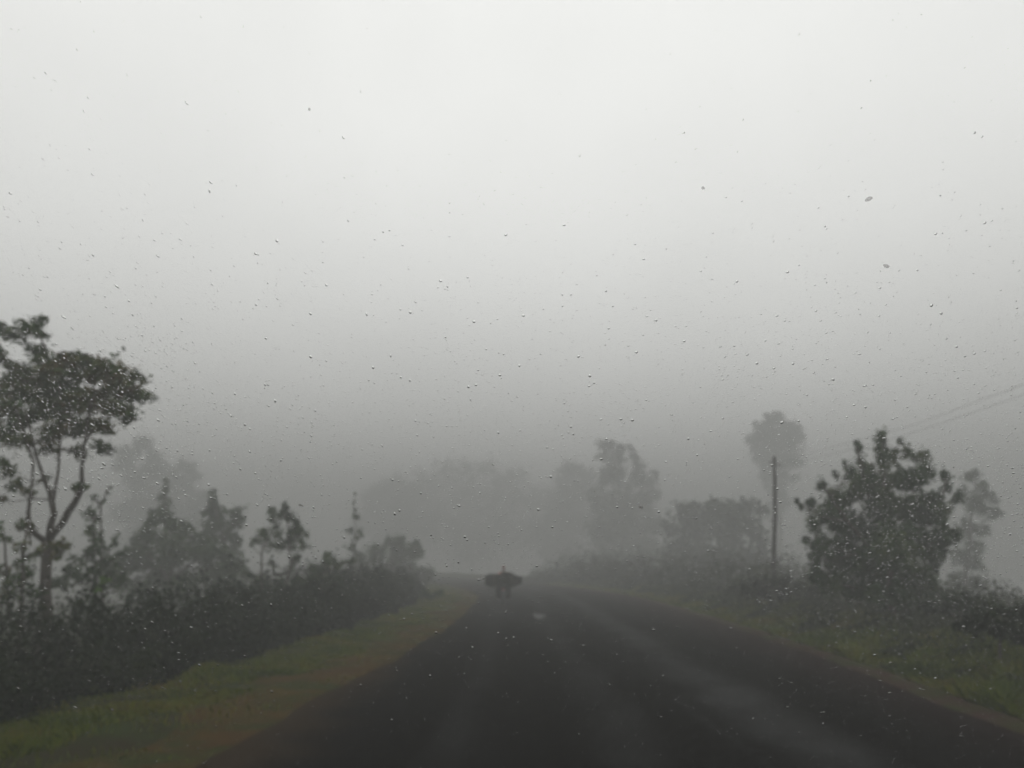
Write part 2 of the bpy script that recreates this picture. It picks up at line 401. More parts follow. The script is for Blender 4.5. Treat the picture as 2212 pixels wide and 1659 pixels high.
# ------------------------------------------------------------------ left side
tree('broad_tree', 'large dark broad crowned tree with forked trunk behind the left thicket, nearest tree of all', 'tree', 15,
 [(71, 700, 22), (86, 720, 13), (55, 705, 14), (13, 722, 20), (0, 708, 14), (82, 756, 20), (100, 775, 18), (129, 778, 25), (159, 772, 22), (186, 785, 22), (206, 782, 22), (232, 792, 20),
  (250, 798, 20), (266, 812, 18), (300, 815, 15), (318, 855, 12), (292, 862, 22), (282, 838, 16), (275, 905, 17), (241, 880, 30), (215, 920, 24), (193, 862, 34), (142, 830, 34), (86, 812, 26),
  (34, 800, 24), (10, 830, 26), (60, 850, 22), (17, 880, 30), (64, 905, 30), (110, 870, 28), (120, 930, 30), (172, 925, 32), (215, 966, 15), (228, 968, 9), (163, 975, 13), (107, 966, 17), (56, 950, 18), (21, 948, 20),
  (50, 800, 24), (115, 800, 26), (170, 800, 26), (215, 815, 26), (255, 840, 26), (60, 830, 28), (110, 845, 30), (165, 865, 32), (220, 850, 28), (35, 850, 28), (90, 880, 30), (140, 890, 32), (40, 915, 24), (-30, 780, 40), (-60, 850, 60), (-20, 920, 35), (21, 1022, 14), (8, 1005, 14), (35, 1046, 13), (55, 1058, 11), (64, 1061, 8), (95, 1035, 9), (4, 1078, 9), (159, 1052, 10), (181, 1048, 8), (56, 1130, 13), (45, 1140, 8),
  (133, 1188, 14), (86, 1190, 11), (120, 1180, 10)],
 [[(100, 1330, 12), (98, 1270, 11), (101, 1200, 10.5), (104, 1165, 10)],
  [(104, 1168, 8), (135, 1130, 7.5), (162, 1085, 7), (178, 1052, 5.5), (177, 1005, 3.5), (181, 965, 3), (190, 900, 2.5), (205, 850, 2)],
  [(106, 1160, 7), (117, 1110, 6.5), (108, 1062, 5.5), (95, 1035, 4), (78, 985, 3), (66, 930, 2.5), (55, 880, 2)],
  [(115, 1080, 4), (125, 1025, 3), (129, 970, 3), (131, 900, 3), (128, 830, 2), (100, 765, 2), (88, 730, 2), (74, 705, 1.5)],
  [(102, 1172, 6.5), (78, 1155, 6), (60, 1132, 4.5), (64, 1080, 3), (72, 1000, 2.5), (50, 930, 2), (20, 850, 2)],
  [(181, 960, 3), (215, 905, 2.5), (255, 860, 2), (300, 840, 1.5)]],
 M_leaf_rust, L=.12, cover=2.2, depth=1.3, spray=.4)
tree('slender_tree', 'slender dark sapling with drooping leaf clumps at the left edge of the photo', 'tree', 14,
 [(8, 1160, 10), (20, 1165, 6), (50, 1180, 12), (56, 1232, 18), (38, 1215, 10), (30, 1260, 20), (2, 1235, 16), (60, 1200, 8), (-20, 1140, 15), (12, 1290, 20), (70, 1280, 15)],
 [[(46, 1340, 4), (50, 1250, 3.5), (52, 1180, 3), (56, 1135, 2)], [(20, 1340, 4), (16, 1250, 3), (10, 1160, 2)], [(66, 1180, 2), (64, 1100, 2), (70, 1050, 1.5)]],
 M_leaf_rust, L=.12, cover=1.1, depth=.5)
tree('ragged_shrub', 'narrow ragged shrub standing right of the forked tree trunk, behind the left thicket', 'shrub', 20,
 [(196, 1108, 13), (206, 1122, 12), (199, 1145, 15), (207, 1165, 14), (189, 1203, 14), (213, 1190, 20), (231, 1215, 24), (165, 1210, 13), (150, 1235, 18), (190, 1250, 26), (240, 1255, 26), (128, 1260, 22), (252, 1160, 7), (245, 1180, 9), (262, 1195, 10)],
 [[(205, 1310, 4), (206, 1230, 3), (203, 1160, 2.5), (200, 1100, 2)], [(206, 1215, 2.5), (232, 1200, 2), (252, 1155, 1.5)]], M_leaf_mid, L=.13, cover=1.15, depth=.5)
tree('bare_sapling', 'thin sapling with a V of sparse leafy twigs above the ragged shrub', 'tree', 24,
 [(197, 1072, 6), (205, 1077, 6), (216, 1086, 6), (224, 1082, 5), (233, 1064, 5), (237, 1052, 4)],
 [[(222, 1290, 3), (219, 1200, 2.6), (217, 1120, 2.2), (218, 1090, 2), (235, 1050, 1.5)], [(217, 1095, 1.5), (205, 1078, 1.5), (194, 1070, 1)]], M_leaf_mid, L=.13, cover=1.0, depth=.2)
tree('broad_shrub', 'wide rounded olive shrub mass in the middle of the left roadside', 'shrub', 33,
 [(348, 1118, 20), (330, 1126, 16), (391, 1136, 30), (372, 1122, 16), (320, 1159, 32), (373, 1187, 45), (430, 1180, 34), (300, 1200, 34), (284, 1215, 36), (444, 1200, 36), (497, 1223, 28), (480, 1195, 22), (518, 1225, 16), (355, 1240, 50), (462, 1248, 44), (255, 1245, 34), (400, 1265, 40), (310, 1270, 38), (510, 1262, 28)],
 [[(370, 1320, 6), (372, 1250, 5), (370, 1180, 3), (380, 1130, 2)], [(371, 1260, 4), (320, 1200, 3)], [(372, 1250, 4), (440, 1200, 3)]], M_leaf_mid, L=.17, cover=1.25, depth=1.6)
tree('conical_tree', 'slim pointed tree top rising above the broad olive shrub', 'tree', 44,
 [(359, 1037, 6), (359, 1050, 8), (357, 1064, 10), (352, 1080, 12), (364, 1084, 11), (355, 1100, 16), (327, 1106, 11), (345, 1120, 18)],
 [[(357, 1300, 4), (357, 1180, 3.2), (358, 1090, 2.5), (359, 1035, 1)]], M_leaf_mid, L=.17, cover=1.2, depth=.6)
tree('two_topped_tree', 'grey green tree with one taller and one lower rounded top beside the olive shrub', 'tree', 40,
 [(458, 1066, 8), (456, 1080, 12), (460, 1097, 18), (447, 1108, 12), (476, 1112, 20), (498, 1110, 14), (515, 1106, 12), (522, 1120, 10), (462, 1130, 26), (504, 1132, 20), (485, 1155, 26), (510, 1172, 16), (450, 1155, 18), (515, 1190, 9)],
 [[(480, 1310, 5), (482, 1220, 4), (480, 1150, 3), (462, 1090, 2)], [(481, 1170, 3), (508, 1120, 2)]], M_leaf_mid, L=.18, cover=1.35, depth=.9)
tree('round_tree', 'small dark tree with a gap in its ragged round crown on two thin stems', 'tree', 25,
 [(615, 1091, 6), (617, 1100, 9), (607, 1108, 10), (590, 1104, 9), (594, 1120, 12), (628, 1112, 12), (638, 1124, 11), (640, 1140, 13), (598, 1138, 9), (628, 1150, 12), (648, 1153, 12), (661, 1154, 6), (626, 1166, 15), (646, 1168, 8), (600, 1160, 12), (576, 1150, 10), (566, 1158, 12), (553, 1168, 9), (541, 1176, 6), (585, 1176, 12), (607, 1182, 10), (630, 1182, 9), (652, 1183, 8), (666, 1181, 5),
  (646, 1204, 8), (638, 1212, 9), (630, 1226, 7), (584, 1216, 6), (594, 1222, 5)],
 [[(618, 1310, 3), (620, 1250, 2.4), (628, 1215, 2), (624, 1160, 1.8), (616, 1100, 1.2)], [(567, 1310, 2.4), (565, 1220, 2), (568, 1180, 1.8), (590, 1150, 1.5)]], M_leaf_near, L=.12, cover=1.35, depth=.5)
tree('leaning_shrub', 'small dark shrub with one branch reaching right toward the thin sapling', 'shrub', 27,
 [(709, 1200, 10), (712, 1213, 13), (703, 1223, 14), (674, 1232, 13), (690, 1238, 15), (727, 1220, 9), (740, 1216, 7), (752, 1213, 6), (764, 1212, 6), (688, 1255, 18), (722, 1256, 16), (665, 1256, 14), (645, 1262, 18), (560, 1265, 24), (605, 1270, 20), (535, 1240, 14)],
 [[(690, 1320, 4), (694, 1260, 3), (708, 1215, 2)], [(700, 1240, 2.2), (730, 1220, 2), (765, 1210, 1)], [(690, 1300, 3), (600, 1275, 2)]], M_leaf_near, L=.14, cover=1.3, depth=.7)
tree('thin_sapling', 'very thin tall sapling with tiny leaf tufts above the far left shrubs', 'tree', 40,
 [(766, 1068, 4), (766, 1085, 4), (767, 1100, 4), (768, 1116, 8), (757, 1146, 7), (776, 1146, 7), (766, 1160, 8), (779, 1158, 6), (762, 1180, 9), (770, 1195, 9)],
 [[(768, 1300, 1.4), (768, 1200, 1.2), (766, 1110, .9), (766, 1062, .6)]], M_leaf_mid, L=.2, cover=1.2, depth=.4)
tree('far_shrub', 'soft green rounded shrub at the far end of the left thicket near the motorcycle', 'shrub', 58,
 [(841, 1172, 16), (862, 1168, 14), (816, 1195, 26), (866, 1190, 26), (903, 1196, 20), (895, 1180, 12), (780, 1215, 24), (750, 1235, 24), (866, 1225, 34), (915, 1240, 22), (816, 1240, 34), (760, 1262, 26), (925, 1262, 14), (880, 1262, 26)],
 [[(850, 1300, 4), (850, 1240, 3), (845, 1190, 2)], [(850, 1270, 3), (790, 1220, 2)]], M_leaf_mid, L=.22, cover=1.35, depth=1.5)
tree('verge_bush', 'low dark bush on the grass verge left of the motorcycle', 'bush', 38,
 [(915, 1286, 11), (928, 1284, 8), (952, 1280, 8), (902, 1300, 12), (885, 1308, 12), (938, 1290, 8)], [[(912, 1320, 2), (914, 1290, 1.5)]], M_leaf_near, L=.13, cover=1.7, depth=.6)
tree('lime_plant', 'small lime green leafed plant in the left thicket below the ragged shrub', 'plant', 15,
 [(222, 1262, 7), (229, 1253, 6), (216, 1272, 6)], [[(222, 1310, 1.5), (222, 1262, 1)]], M_leaf_lime, L=.14, cover=.8, depth=.05)
tree('misty_tree', 'big pale tree fading into fog behind the left shrubs', 'tree', 132,
 [(312, 962, 22), (283, 985, 28), (265, 1000, 22), (335, 990, 26), (342, 1010, 30), (402, 1010, 22), (420, 1022, 16), (298, 1033, 40), (387, 1048, 36), (340, 1090, 50), (430, 1085, 30), (280, 1100, 40), (400, 1140, 50), (310, 1160, 50)],
 [[(345, 1300, 4), (345, 1180, 3.5), (335, 1090, 3), (320, 1000, 3)], [(340, 1120, 5), (400, 1050, 3)]], M_leaf_far, L=.65, cover=1.5, depth=3)
# ------------------------------------------------------------------ right side
tree('dark_bush_tree', 'large dark many tipped tree on the right bank, darkest on that side', 'tree', 21,
 [(1907, 938, 9), (1905, 952, 12), (1908, 970, 15), (1851, 960, 7), (1855, 975, 8), (1858, 994, 10), (1825, 1002, 6), (1835, 1012, 8), (1805, 1025, 7), (1778, 1048, 11), (1720, 1083, 6), (1728, 1095, 6), (1752, 1093, 11), (1944, 955, 6), (1937, 975, 7), (1933, 995, 8),
  (1960, 978, 10), (1975, 985, 9), (1992, 988, 12), (2003, 1016, 15), (2043, 1030, 11), (2063, 1077, 10), (2072, 1070, 6), (2045, 1052, 12), (1904, 994, 20), (1880, 1020, 22), (1904, 1043, 34), (1861, 1055, 32), (1960, 1035, 34), (1811, 1085, 32), (1788, 1120, 30), (1838, 1030, 16),
  (2012, 1077, 28), (1911, 1100, 44), (1977, 1110, 42), (2030, 1105, 22), (2038, 1160, 24), (2062, 1158, 12), (1844, 1140, 44), (1780, 1176, 28), (1757, 1135, 14), (1927, 1170, 50), (2000, 1180, 34), (1762, 1212, 20), (1835, 1205, 40), (1800, 1225, 22), (1927, 1235, 36), (1975, 1245, 34), (1895, 1250, 26), (1960, 1270, 20), (1740, 1165, 8), (2020, 1215, 18), (1800, 1258, 26), (1850, 1272, 28), (1900, 1284, 26), (1950, 1290, 24), (1990, 1278, 22), (1768, 1245, 20), (2010, 1250, 20), (1870, 1215, 40), (1940, 1200, 44)],
 [[(1925, 1330, 9), (1925, 1270, 8), (1922, 1180, 6), (1912, 1080, 4), (1906, 960, 1.5)], [(1924, 1250, 6), (1860, 1160, 4), (1805, 1090, 2.5), (1780, 1050, 1.5)], [(1924, 1240, 6), (1985, 1150, 4), (2030, 1090, 2.5), (2045, 1035, 1.5)], [(1918, 1150, 4), (1975, 1060, 2.5), (1994, 990, 1.5)], [(1916, 1130, 3.5), (1866, 1050, 2.2), (1852, 965, 1.2)]],
 M_leaf_near, L=.115, cover=3.0, depth=2.0, spray=1.3)
tree('pale_bush_tree', 'paler fog softened tree just behind the right edge of the dark many tipped one', 'tree', 52,
 [(2088, 1030, 14), (2102, 1030, 16), (2120, 1050, 16), (2135, 1070, 14), (2150, 1085, 9), (2155, 1108, 13), (2085, 1070, 24), (2109, 1093, 30), (2135, 1110, 16), (2125, 1143, 15), (2086, 1140, 28), (2102, 1180, 22), (2080, 1205, 28), (2108, 1220, 20), (2076, 1258, 32), (2110, 1260, 18), (2060, 1285, 24)],
 [[(2086, 1340, 5), (2086, 1240, 4), (2096, 1140, 3), (2108, 1050, 2)]], M_leaf_mid, L=.22, cover=1.2, depth=1.2)
tree('tall_misty_tree', 'tall pale tree with an oval crown on a narrow neck in fog behind the pole', 'tree', 150,
 [(1670, 905, 20), (1650, 925, 24), (1690, 915, 20), (1714, 925, 20), (1726, 945, 16), (1632, 950, 20), (1660, 955, 34), (1700, 960, 34), (1636, 980, 20), (1670, 1000, 32), (1708, 996, 24), (1652, 1025, 16), (1690, 1035, 22), (1714, 1030, 12), (1668, 1052, 16), (1685, 1068, 18), (1680, 1095, 22), (1696, 1085, 14), (1660, 1110, 16)],
 [[(1686, 1300, 5), (1686, 1200, 4.5), (1684, 1080, 4), (1678, 950, 3)]], M_leaf_far, L=.6, cover=1.8, depth=1.8)
tree('misty_shrub', 'rounded grey shrub fading in fog left of the pole', 'shrub', 74,
 [(1560, 1095, 20), (1588, 1098, 20), (1620, 1092, 20), (1640, 1105, 16), (1600, 1130, 34), (1560, 1145, 34), (1635, 1150, 28), (1600, 1190, 44), (1575, 1115, 26), (1610, 1112, 26), (1560, 1210, 34), (1650, 1205, 26)],
 [[(1600, 1290, 5), (1600, 1200, 4), (1595, 1110, 2)]], M_leaf_far, L=.8, cover=1.3, depth=2)
tree('misty_shrub', 'lower grey shrub in fog between the tall roadside tree and the shrub by the pole', 'shrub', 80,
 [(1478, 1105, 22), (1500, 1100, 22), (1545, 1108, 24), (1500, 1125, 30), (1525, 1092, 18), (1450, 1130, 20), (1494, 1145, 34), (1530, 1130, 28), (1465, 1180, 34), (1515, 1195, 38), (1450, 1215, 28)],
 [[(1495, 1290, 5), (1495, 1200, 4), (1505, 1110, 2)]], M_leaf_far, L=.65, cover=1.3, depth=2)
tree('roadside_tree', 'tall grey broad leafed tree right of the road beyond the bend, stepped crown', 'tree', 124,
 [(1299, 958, 10), (1318, 962, 16), (1340, 970, 14), (1362, 968, 9), (1330, 990, 24), (1368, 990, 14), (1300, 985, 14), (1380, 1005, 14), (1321, 1025, 34), (1374, 1035, 28), (1412, 1027, 11), (1408, 1045, 14), (1418, 1070, 10), (1400, 1075, 20), (1310, 1080, 38), (1360, 1085, 40), (1337, 1130, 48), (1395, 1125, 32), (1420, 1140, 18), (1300, 1160, 38), (1384, 1185, 40), (1321, 1210, 40), (1430, 1200, 24)],
 [[(1345, 1280, 4), (1345, 1180, 3), (1342, 1080, 2), (1325, 980, 3)], [(1343, 1110, 4), (1395, 1050, 2.5)]], M_leaf_far, L=.6, cover=1.4, depth=3)
tree('distant_tree', 'very faint tree in fog immediately left of the tall stepped roadside tree', 'tree', 190,
 [(1242, 1015, 26), (1222, 1035, 30), (1262, 1030, 26), (1240, 1075, 44), (1200, 1090, 36), (1225, 1130, 50), (1265, 1120, 30), (1180, 1140, 34), (1215, 1180, 50)],
 [[(1230, 1270, 4), (1230, 1150, 3), (1238, 1050, 2)]], M_leaf_far, L=1.0, cover=1.3, depth=4, group='faint trees at the end of the road')
tree('distant_tree', 'faintest broad tree in fog straight above the motorcycle', 'tree', 218,
 [(1010, 1012, 30), (960, 1020, 34), (1060, 1022, 34), (1110, 1035, 34), (920, 1040, 34), (1000, 1060, 50), (930, 1080, 50), (1080, 1080, 50), (1140, 1080, 44), (1020, 1120, 60), (940, 1140, 60), (1100, 1150, 60), (890, 1110, 40), (1150, 1150, 44), (1020, 1180, 60)],
 [[(1020, 1260, 4), (1020, 1150, 3), (1010, 1040, 2)]], M_leaf_far, L=1.0, cover=.55, depth=10, group='faint trees at the end of the road')
tree('distant_tree', 'faint low tree in fog behind the far left shrub', 'tree', 200,
 [(850, 1050, 30), (810, 1075, 34), (890, 1070, 34), (850, 1110, 50), (790, 1130, 40), (910, 1130, 40), (850, 1170, 50)],
 [[(850, 1270, 4), (850, 1150, 3), (850, 1070, 2)]], M_leaf_far, L=.55, cover=1.2, depth=4, group='faint trees at the end of the road')
tree('bank_bush', 'black green bush on the right bank at the right edge of the photo', 'bush', 13.5,
 [(2130, 1330, 20), (2165, 1325, 20), (2200, 1332, 20), (2235, 1330, 24), (2150, 1355, 26), (2190, 1365, 28), (2105, 1345, 20), (2230, 1370, 30), (2075, 1350, 14)],
 [[(2160, 1420, 4), (2160, 1340, 2)]], M_thicket, L=.10, cover=1.5, depth=.6)
tree('bank_bush', 'low dark bush on the right bank under the pale fog softened tree', 'bush', 18,
 [(2060, 1300, 18), (2090, 1298, 16), (2120, 1305, 16), (2040, 1315, 20), (2080, 1322, 22), (2115, 1325, 18), (2010, 1312, 14)],
 [[(2075, 1370, 3), (2076, 1310, 2)]], M_thicket, L=.12, cover=1.5, depth=.7)
tree('bank_bush', 'low leafy dark bush on the right bank at the foot of the pole', 'bush', 29,
 [(1640, 1265, 16), (1665, 1260, 16), (1695, 1262, 16), (1720, 1268, 14), (1610, 1270, 14), (1650, 1285, 18), (1700, 1285, 18), (1750, 1275, 16), (1780, 1280, 16)],
 [[(1672, 1320, 3), (1672, 1270, 2)]], M_thicket, L=.15, cover=1.4, depth=1)

# ------------------------------------------------------------------ ground cover (nobody could count it)
def hnoise(x, y, s=1.0): return (math.sin(1.7 * x / s + 2.1) * math.sin(1.1 * y / s + .4) + .6 * math.sin(3.1 * x / s - 2.3 * y / s + 1.2) + .4 * math.sin(4.9 * y / s + .7)) / 2
def cover_field(name, label, n, side, d0, d1, hfun, leafm, L0, y0=6.5, y1=80, asp=.5, front=.5, cat='undergrowth'):
    P = []; Sz = []
    for _ in range(n):
        u = random.random(); y = y0 * (y1 / y0) ** u
        dd = d0(y) + (d1(y) - d0(y)) * (random.random() ** (1 + front))
        x = xl(y) - dd if side < 0 else xr(y) + dd
        h = hfun(x, y, dd)
        if h <= 0.02: continue
        t = random.random() ** .7
        if random.random() < .12: t *= random.uniform(1, 1.4)
        P.append((x, y, gz(x, y) + h * t)); Sz.append(L0 * (.6 + y / 22))
    o = obj(name, leaves_mesh(name, P, Sz, asp, .3), leafm)
    tag(o, label, cat, kind='stuff'); return o
TL = [(6, 1.05), (14, 1.15), (22, 1.25), (30, 1.4), (42, 1.1), (80, .8)]
def hl(x, y, d):
    rise = min(1.0, .35 + max(0, d - vl(y)) / 1.0)
    return lerp(TL, y) * rise * (.84 + .42 * hnoise(x, y, 1.3) + .16 * math.sin(5.3 * x + 2.9 * y) + .5 * max(0, math.sin(6.1 * x + 1.3 * y) * math.sin(4.7 * y + .8 * x)) ** 3)
def vl(y): return lerp([(6, 2.9), (10, 3.0), (12, 2.8), (20, 2.65), (30, 2.6), (42, 2.9), (60, 4.2), (80, 5)], y) + .12 * math.sin(1.9 * y) + .1 * math.sin(.8 * y + 1)
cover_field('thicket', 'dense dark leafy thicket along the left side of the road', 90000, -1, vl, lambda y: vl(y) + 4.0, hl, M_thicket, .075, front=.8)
def hr(x, y, d):
    k = min(1, max(0, (d - .9) / 3.2)); far = lerp([(5, .45), (14, .45), (22, .7), (30, 1.15), (45, 1.6), (80, 2.0)], y)
    return (.05 + k * far * (.72 + .75 * hnoise(x, y, 1.4) + .2 * math.sin(3.7 * x + 1.9 * y))) * (1.15 if d > 3 else 1)
cover_field('bank_weeds', 'dark green and olive weeds covering the right bank', 120000, 1, lambda y: .25 + wob(y, .1, .8, 2), lambda y: 8.5, hr, M_weed, .06, front=.35, cat='weeds')
def blades(name, label, n, xf, hgt, wid, y0, y1, m, tilt=.5):
    P = []; H = []
    for _ in range(n):
        y = y0 * (y1 / y0) ** random.random(); x = xf(y)
        P.append((x, y, gz(x, y) - .01)); H.append(hgt(x, y) * random.uniform(.5, 1.2))
    n = len(P); P = np.array(P); H = np.array(H).reshape(-1, 1)
    a = rng.uniform(0, 2 * np.pi, n); wv = np.stack([np.cos(a), np.sin(a), np.zeros(n)], 1) * (wid * (.5 + P[:, 1:2] / 22))
    ln = np.concatenate([rng.normal(size=(n, 2)) * tilt, np.zeros((n, 1))], 1)
    up = np.array([0, 0, 1.0])
    v = [P - wv, P + wv, P + wv * .6 + (up + ln * .4) * H * .6, P + (up * .9 + ln) * H, P - wv * .6 + (up + ln * .4) * H * .6]
    V = np.stack(v, 1).reshape(-1, 3); Fc = np.arange(5 * n).reshape(n, 5)
    o = obj(name, np_mesh(name, V, Fc), m); tag(o, label, 'grass', kind='stuff'); return o
def gi(y): return lerp([(6, 2.0), (8, 1.85), (12, 1.25), (15, 1.1), (19, 1.0), (31, 1.0), (60, .9)], y) + .1 * math.sin(2.1 * y) + .07 * math.sin(5 * y)
def gx(y):
    while True:
        if random.random() < .10: d = random.uniform(.05, gi(y))
        else: d = vl(y) + .3 - (vl(y) + .3 - gi(y)) * random.random() ** 1.1
        x = xl(y) - d
        if random.random() < .65 + .9 * hnoise(x, y, .7): return x
blades('grass_verge', 'short bright green grass along the foot of the left thicket', 70000, gx, lambda x, y: .09 + .05 * hnoise(x, y, .9), .006, 5.5, 75, M_grass)
blades('grass_bank', 'mixed olive grass at the foot of the right bank', 60000, lambda y: xr(y) + .15 + 3.0 * random.random() ** 1.7, lambda x, y: max(.03, .16 + .16 * hnoise(x, y, .9)) * (1 + .25 * (x - xr(y))), .006, 5.5, 70, M_grass)

# ------------------------------------------------------------------ pole and cables
PY = 33.0
pb = at(1677, 1300, PY); ptp = at(1673, 986, PY)
pole = empty('utility_pole', (pb.x, PY, gz(pb.x, PY))); tag(pole, 'bare wooden utility pole standing on the right bank', 'utility pole')
off = Vector(pole.location)
mb = MB(); top = Vector((ptp.x, PY, ptp.z)) - off
mb.tube([(0, 0, -.4), (0.0, 0, 1.5), top * .6, top], [.11, .105, .09, .08], 14); mb.build('shaft', M_pole, pole)
M_ins = mat('porcelain', (.12, .1, .09), .3)
for sx_ in (-1, 1):
    mb = MB(); mb.tube([top + Vector((.09 * sx_, 0, -.25 - .12 * (sx_ > 0))), top + Vector((.19 * sx_, 0, -.25 - .12 * (sx_ > 0)))], .012, 6)
    mb.tube([top + Vector((.19 * sx_, 0, -.31 - .12 * (sx_ > 0))), top + Vector((.19 * sx_, 0, -.25 - .12 * (sx_ > 0))), top + Vector((.19 * sx_, 0, -.18 - .12 * (sx_ > 0)))], [.045, .05, .025], 10)
    mb.build('insulator', M_ins, pole)
M_wire = mat('cable', (.03, .03, .03), .6)
for k, (lab, ctrl) in enumerate((('upper of two thin overhead cables running from the pole to the right edge', [(1676, 1003, 33), (1800, 965, 30), (1960, 922, 26), (2080, 878, 22), (2212, 830, 18.5), (2420, 748, 15)]),
                                 ('lower of two thin overhead cables running from the pole to the right edge', [(1670, 1010, 33), (1800, 980, 30), (1960, 938, 26), (2080, 898, 22), (2212, 852, 18.5), (2420, 776, 15)]))):
    pts = [at(*c_) for c_ in ctrl]
    # smooth the run
    fine = []
    for i in range(len(pts) - 1):
        p0 = pts[max(i - 1, 0)]; p1 = pts[i]; p2 = pts[i + 1]; p3 = pts[min(i + 2, len(pts) - 1)]
        for q in range(6):
            u = q / 6; fine.append(.5 * ((2 * p1) + (p2 - p0) * u + (2 * p0 - 5 * p1 + 4 * p2 - p3) * u * u + (3 * p1 - p0 - 3 * p2 + p3) * u ** 3))
    fine.append(pts[-1])
    mb = MB(); mb.tube(fine, .0055, 6); tag(mb.build('overhead_cable', M_wire), lab, 'cable', 'overhead cables')

# ------------------------------------------------------------------ motorcycle, load and rider seen from behind
BX, BY = -.38, 36.0
moto = empty('motorcycle', (BX, BY, .035)); tag(moto, 'dark motorcycle seen from behind in the left lane of the foggy road', 'motorcycle')
M_rub = noisy('rubber', (.010, .010, .010), (.016, .015, .014), 30, .9, spec=.1); M_blk = mat('black_paint', (.02, .02, .022), .35); M_chr = mat('dull_steel', (.08, .08, .08), .6, 1)
M_redp = mat('dark_red_paint', (.06, .012, .01), .4); M_lens = mat('red_lens', (.20, .02, .015), .2); M_seat = mat('vinyl', (.018, .017, .017), .55)
for nm, yy in (('wheel', -.62), ('wheel', .66)):
    mb = MB(); mb.torus((0, yy, .30), .215, .012, n=32, m=6, sx=2.2)
    mb.tube([(-.05, yy, .30), (.05, yy, .30)], .035, 10)
    for k in range(12):
        a = math.pi * k / 6; mb.tube([(.03 * (-1) ** k, yy, .30), (0, yy + .21 * math.cos(a), .30 + .21 * math.sin(a))], .003, 4)
    wh = mb.build(nm, M_chr, moto)
    mb = MB(); mb.torus((0, yy, .30), .26, .05, n=36, m=10, sx=.9 if yy > 0 else 1.1); mb.build('tyre', M_rub, wh)
mb = MB()
for s_ in (-1, 1):
    mb.tube([(.08 * s_, -.62, .30), (.07 * s_, -.1, .34)], .02, 6)                       # swingarm
    mb.tube([(.13 * s_, -.56, .32), (.12 * s_, -.38, .66)], [.03, .025], 8)              # rear shocks
    mb.tube([(.07 * s_, .66, .30), (.07 * s_, .50, .74), (.07 * s_, .44, .92)], .02, 8)  # fork
    mb.tube([(.08 * s_, -.05, .33), (.10 * s_, -.3, .66), (.10 * s_, -.75, .70)], .014, 6)
mb.tube([(0, .42, .88), (0, .05, .68), (0, -.3, .68)], .03, 8); mb.tube([(0, .42, .85), (0, .22, .40), (0, -.1, .32)], .02, 8)
mb.build('frame', M_blk, moto)
mb = MB(); mb.tube([(0, .08, .34), (0, .12, .60)], [.11, .075], 12); mb.ell((0, 0, .36), (.15, .17, .11)); mb.build('engine', M_chr, moto)
mb = MB(); mb.ell((0, .20, .80), (.13, .26, .11), 14, 10); mb.build('fuel_tank', M_redp, moto)
mb = MB(); mb.box((0, -.32, .77), (.25, .72, .09)); mb.build('seat', M_seat, moto, bevel=.03)
mb = MB(); mb.tube([(.10, .1, .28), (.15, -.2, .26), (.17, -.75, .36)], [.018, .03, .04], 10); mb.build('exhaust', M_chr, moto)
mb = MB(); mb.tube([(-.38, .26, 1.04), (-.2, .40, 1.03), (0, .44, .97), (.2, .40, 1.03), (.38, .26, 1.04)], .014, 8)
hb = mb.build('handlebar', M_blk, moto)
for s_ in (-1, 1):
    mb = MB(); mb.tube([(.24 * s_, .38, 1.03), (.30 * s_, .40, 1.20)], .006, 5); mb.ell((.31 * s_, .40, 1.24), (.06, .015, .035)); mb.build('mirror', M_blk, hb)
mb = MB(); mb.ell((0, .56, .86), (.09, .08, .09)); mb.build('headlight', M_chr, moto)
mb = MB(); mb.box((0, -.86, .66), (.15, .05, .08)); mb.build('tail_light', M_lens, moto, bevel=.012)
mb = MB()
for k in range(9):
    a = math.radians(60 + k * 14)
    mb.box((0, -.62 + .345 * math.cos(a + .35), .30 + .345 * math.sin(a + .35)), (.15, .09, .012), Matrix.Rotation(a + .35 + math.pi / 2, 3, 'X'))
mb.box((0, -.93, .45), (.24, .02, .30)); mb.build('mudguard', M_blk, moto)
mb = MB()
for s_ in (-1, 1):
    mb.tube([(.12 * s_, -.45, .83), (.12 * s_, -1.0, .84)], .012, 6)
    mb.tube([(.12 * s_, -1.0, .84), (.11 * s_, -.7, .7)], .01, 6)
mb.tube([(-.12, -1.0, .84), (.12, -1.0, .84)], .012, 6); mb.build('luggage_rack', M_blk, moto)
M_bag = noisy('canvas', (.010, .010, .009), (.018, .017, .015), 12, .9, .4)
for s_ in (-1, 1):
    mb = MB(); mb.ell((.19 * s_, -.62, .53), (.165, .28, .31), 14, 10, noise=.05); o = mb.build('saddlebag', M_bag, moto)
# the load: a wide bundle of sticks and leafy stalks tied across the rack
bun = empty('bundle', (BX, BY - .74, .85)); tag(bun, 'wide dark bundle tied crosswise on the back of the motorcycle', 'bundle')
M_stick = noisy('sticks', (.018, .016, .013), (.045, .037, .028), 6, .9, .3)
mb = MB()
for k in range(110):
    a = random.random() * 2 * math.pi; q = math.sqrt(random.random()); yy = .23 * q * math.cos(a); zz = .24 * q * math.sin(a) + .24
    hl_ = .72 * math.sqrt(max(.1, 1 - ((zz - .27) / .36) ** 2)) * random.uniform(.80, 1.04); cx = random.uniform(-.05, .05)
    r = random.uniform(.012, .03)
    mb.tube([(cx - hl_, yy + random.uniform(-.03, .03), zz - .07 + random.uniform(-.04, .03)), (cx - .4 * hl_, yy, zz), (cx + .4 * hl_, yy, zz), (cx + hl_, yy + random.uniform(-.03, .03), zz - .07 + random.uniform(-.04, .03))], [r * .7, r, r, r * .7], 6)
mb.build('sticks', M_stick, bun)
P = []
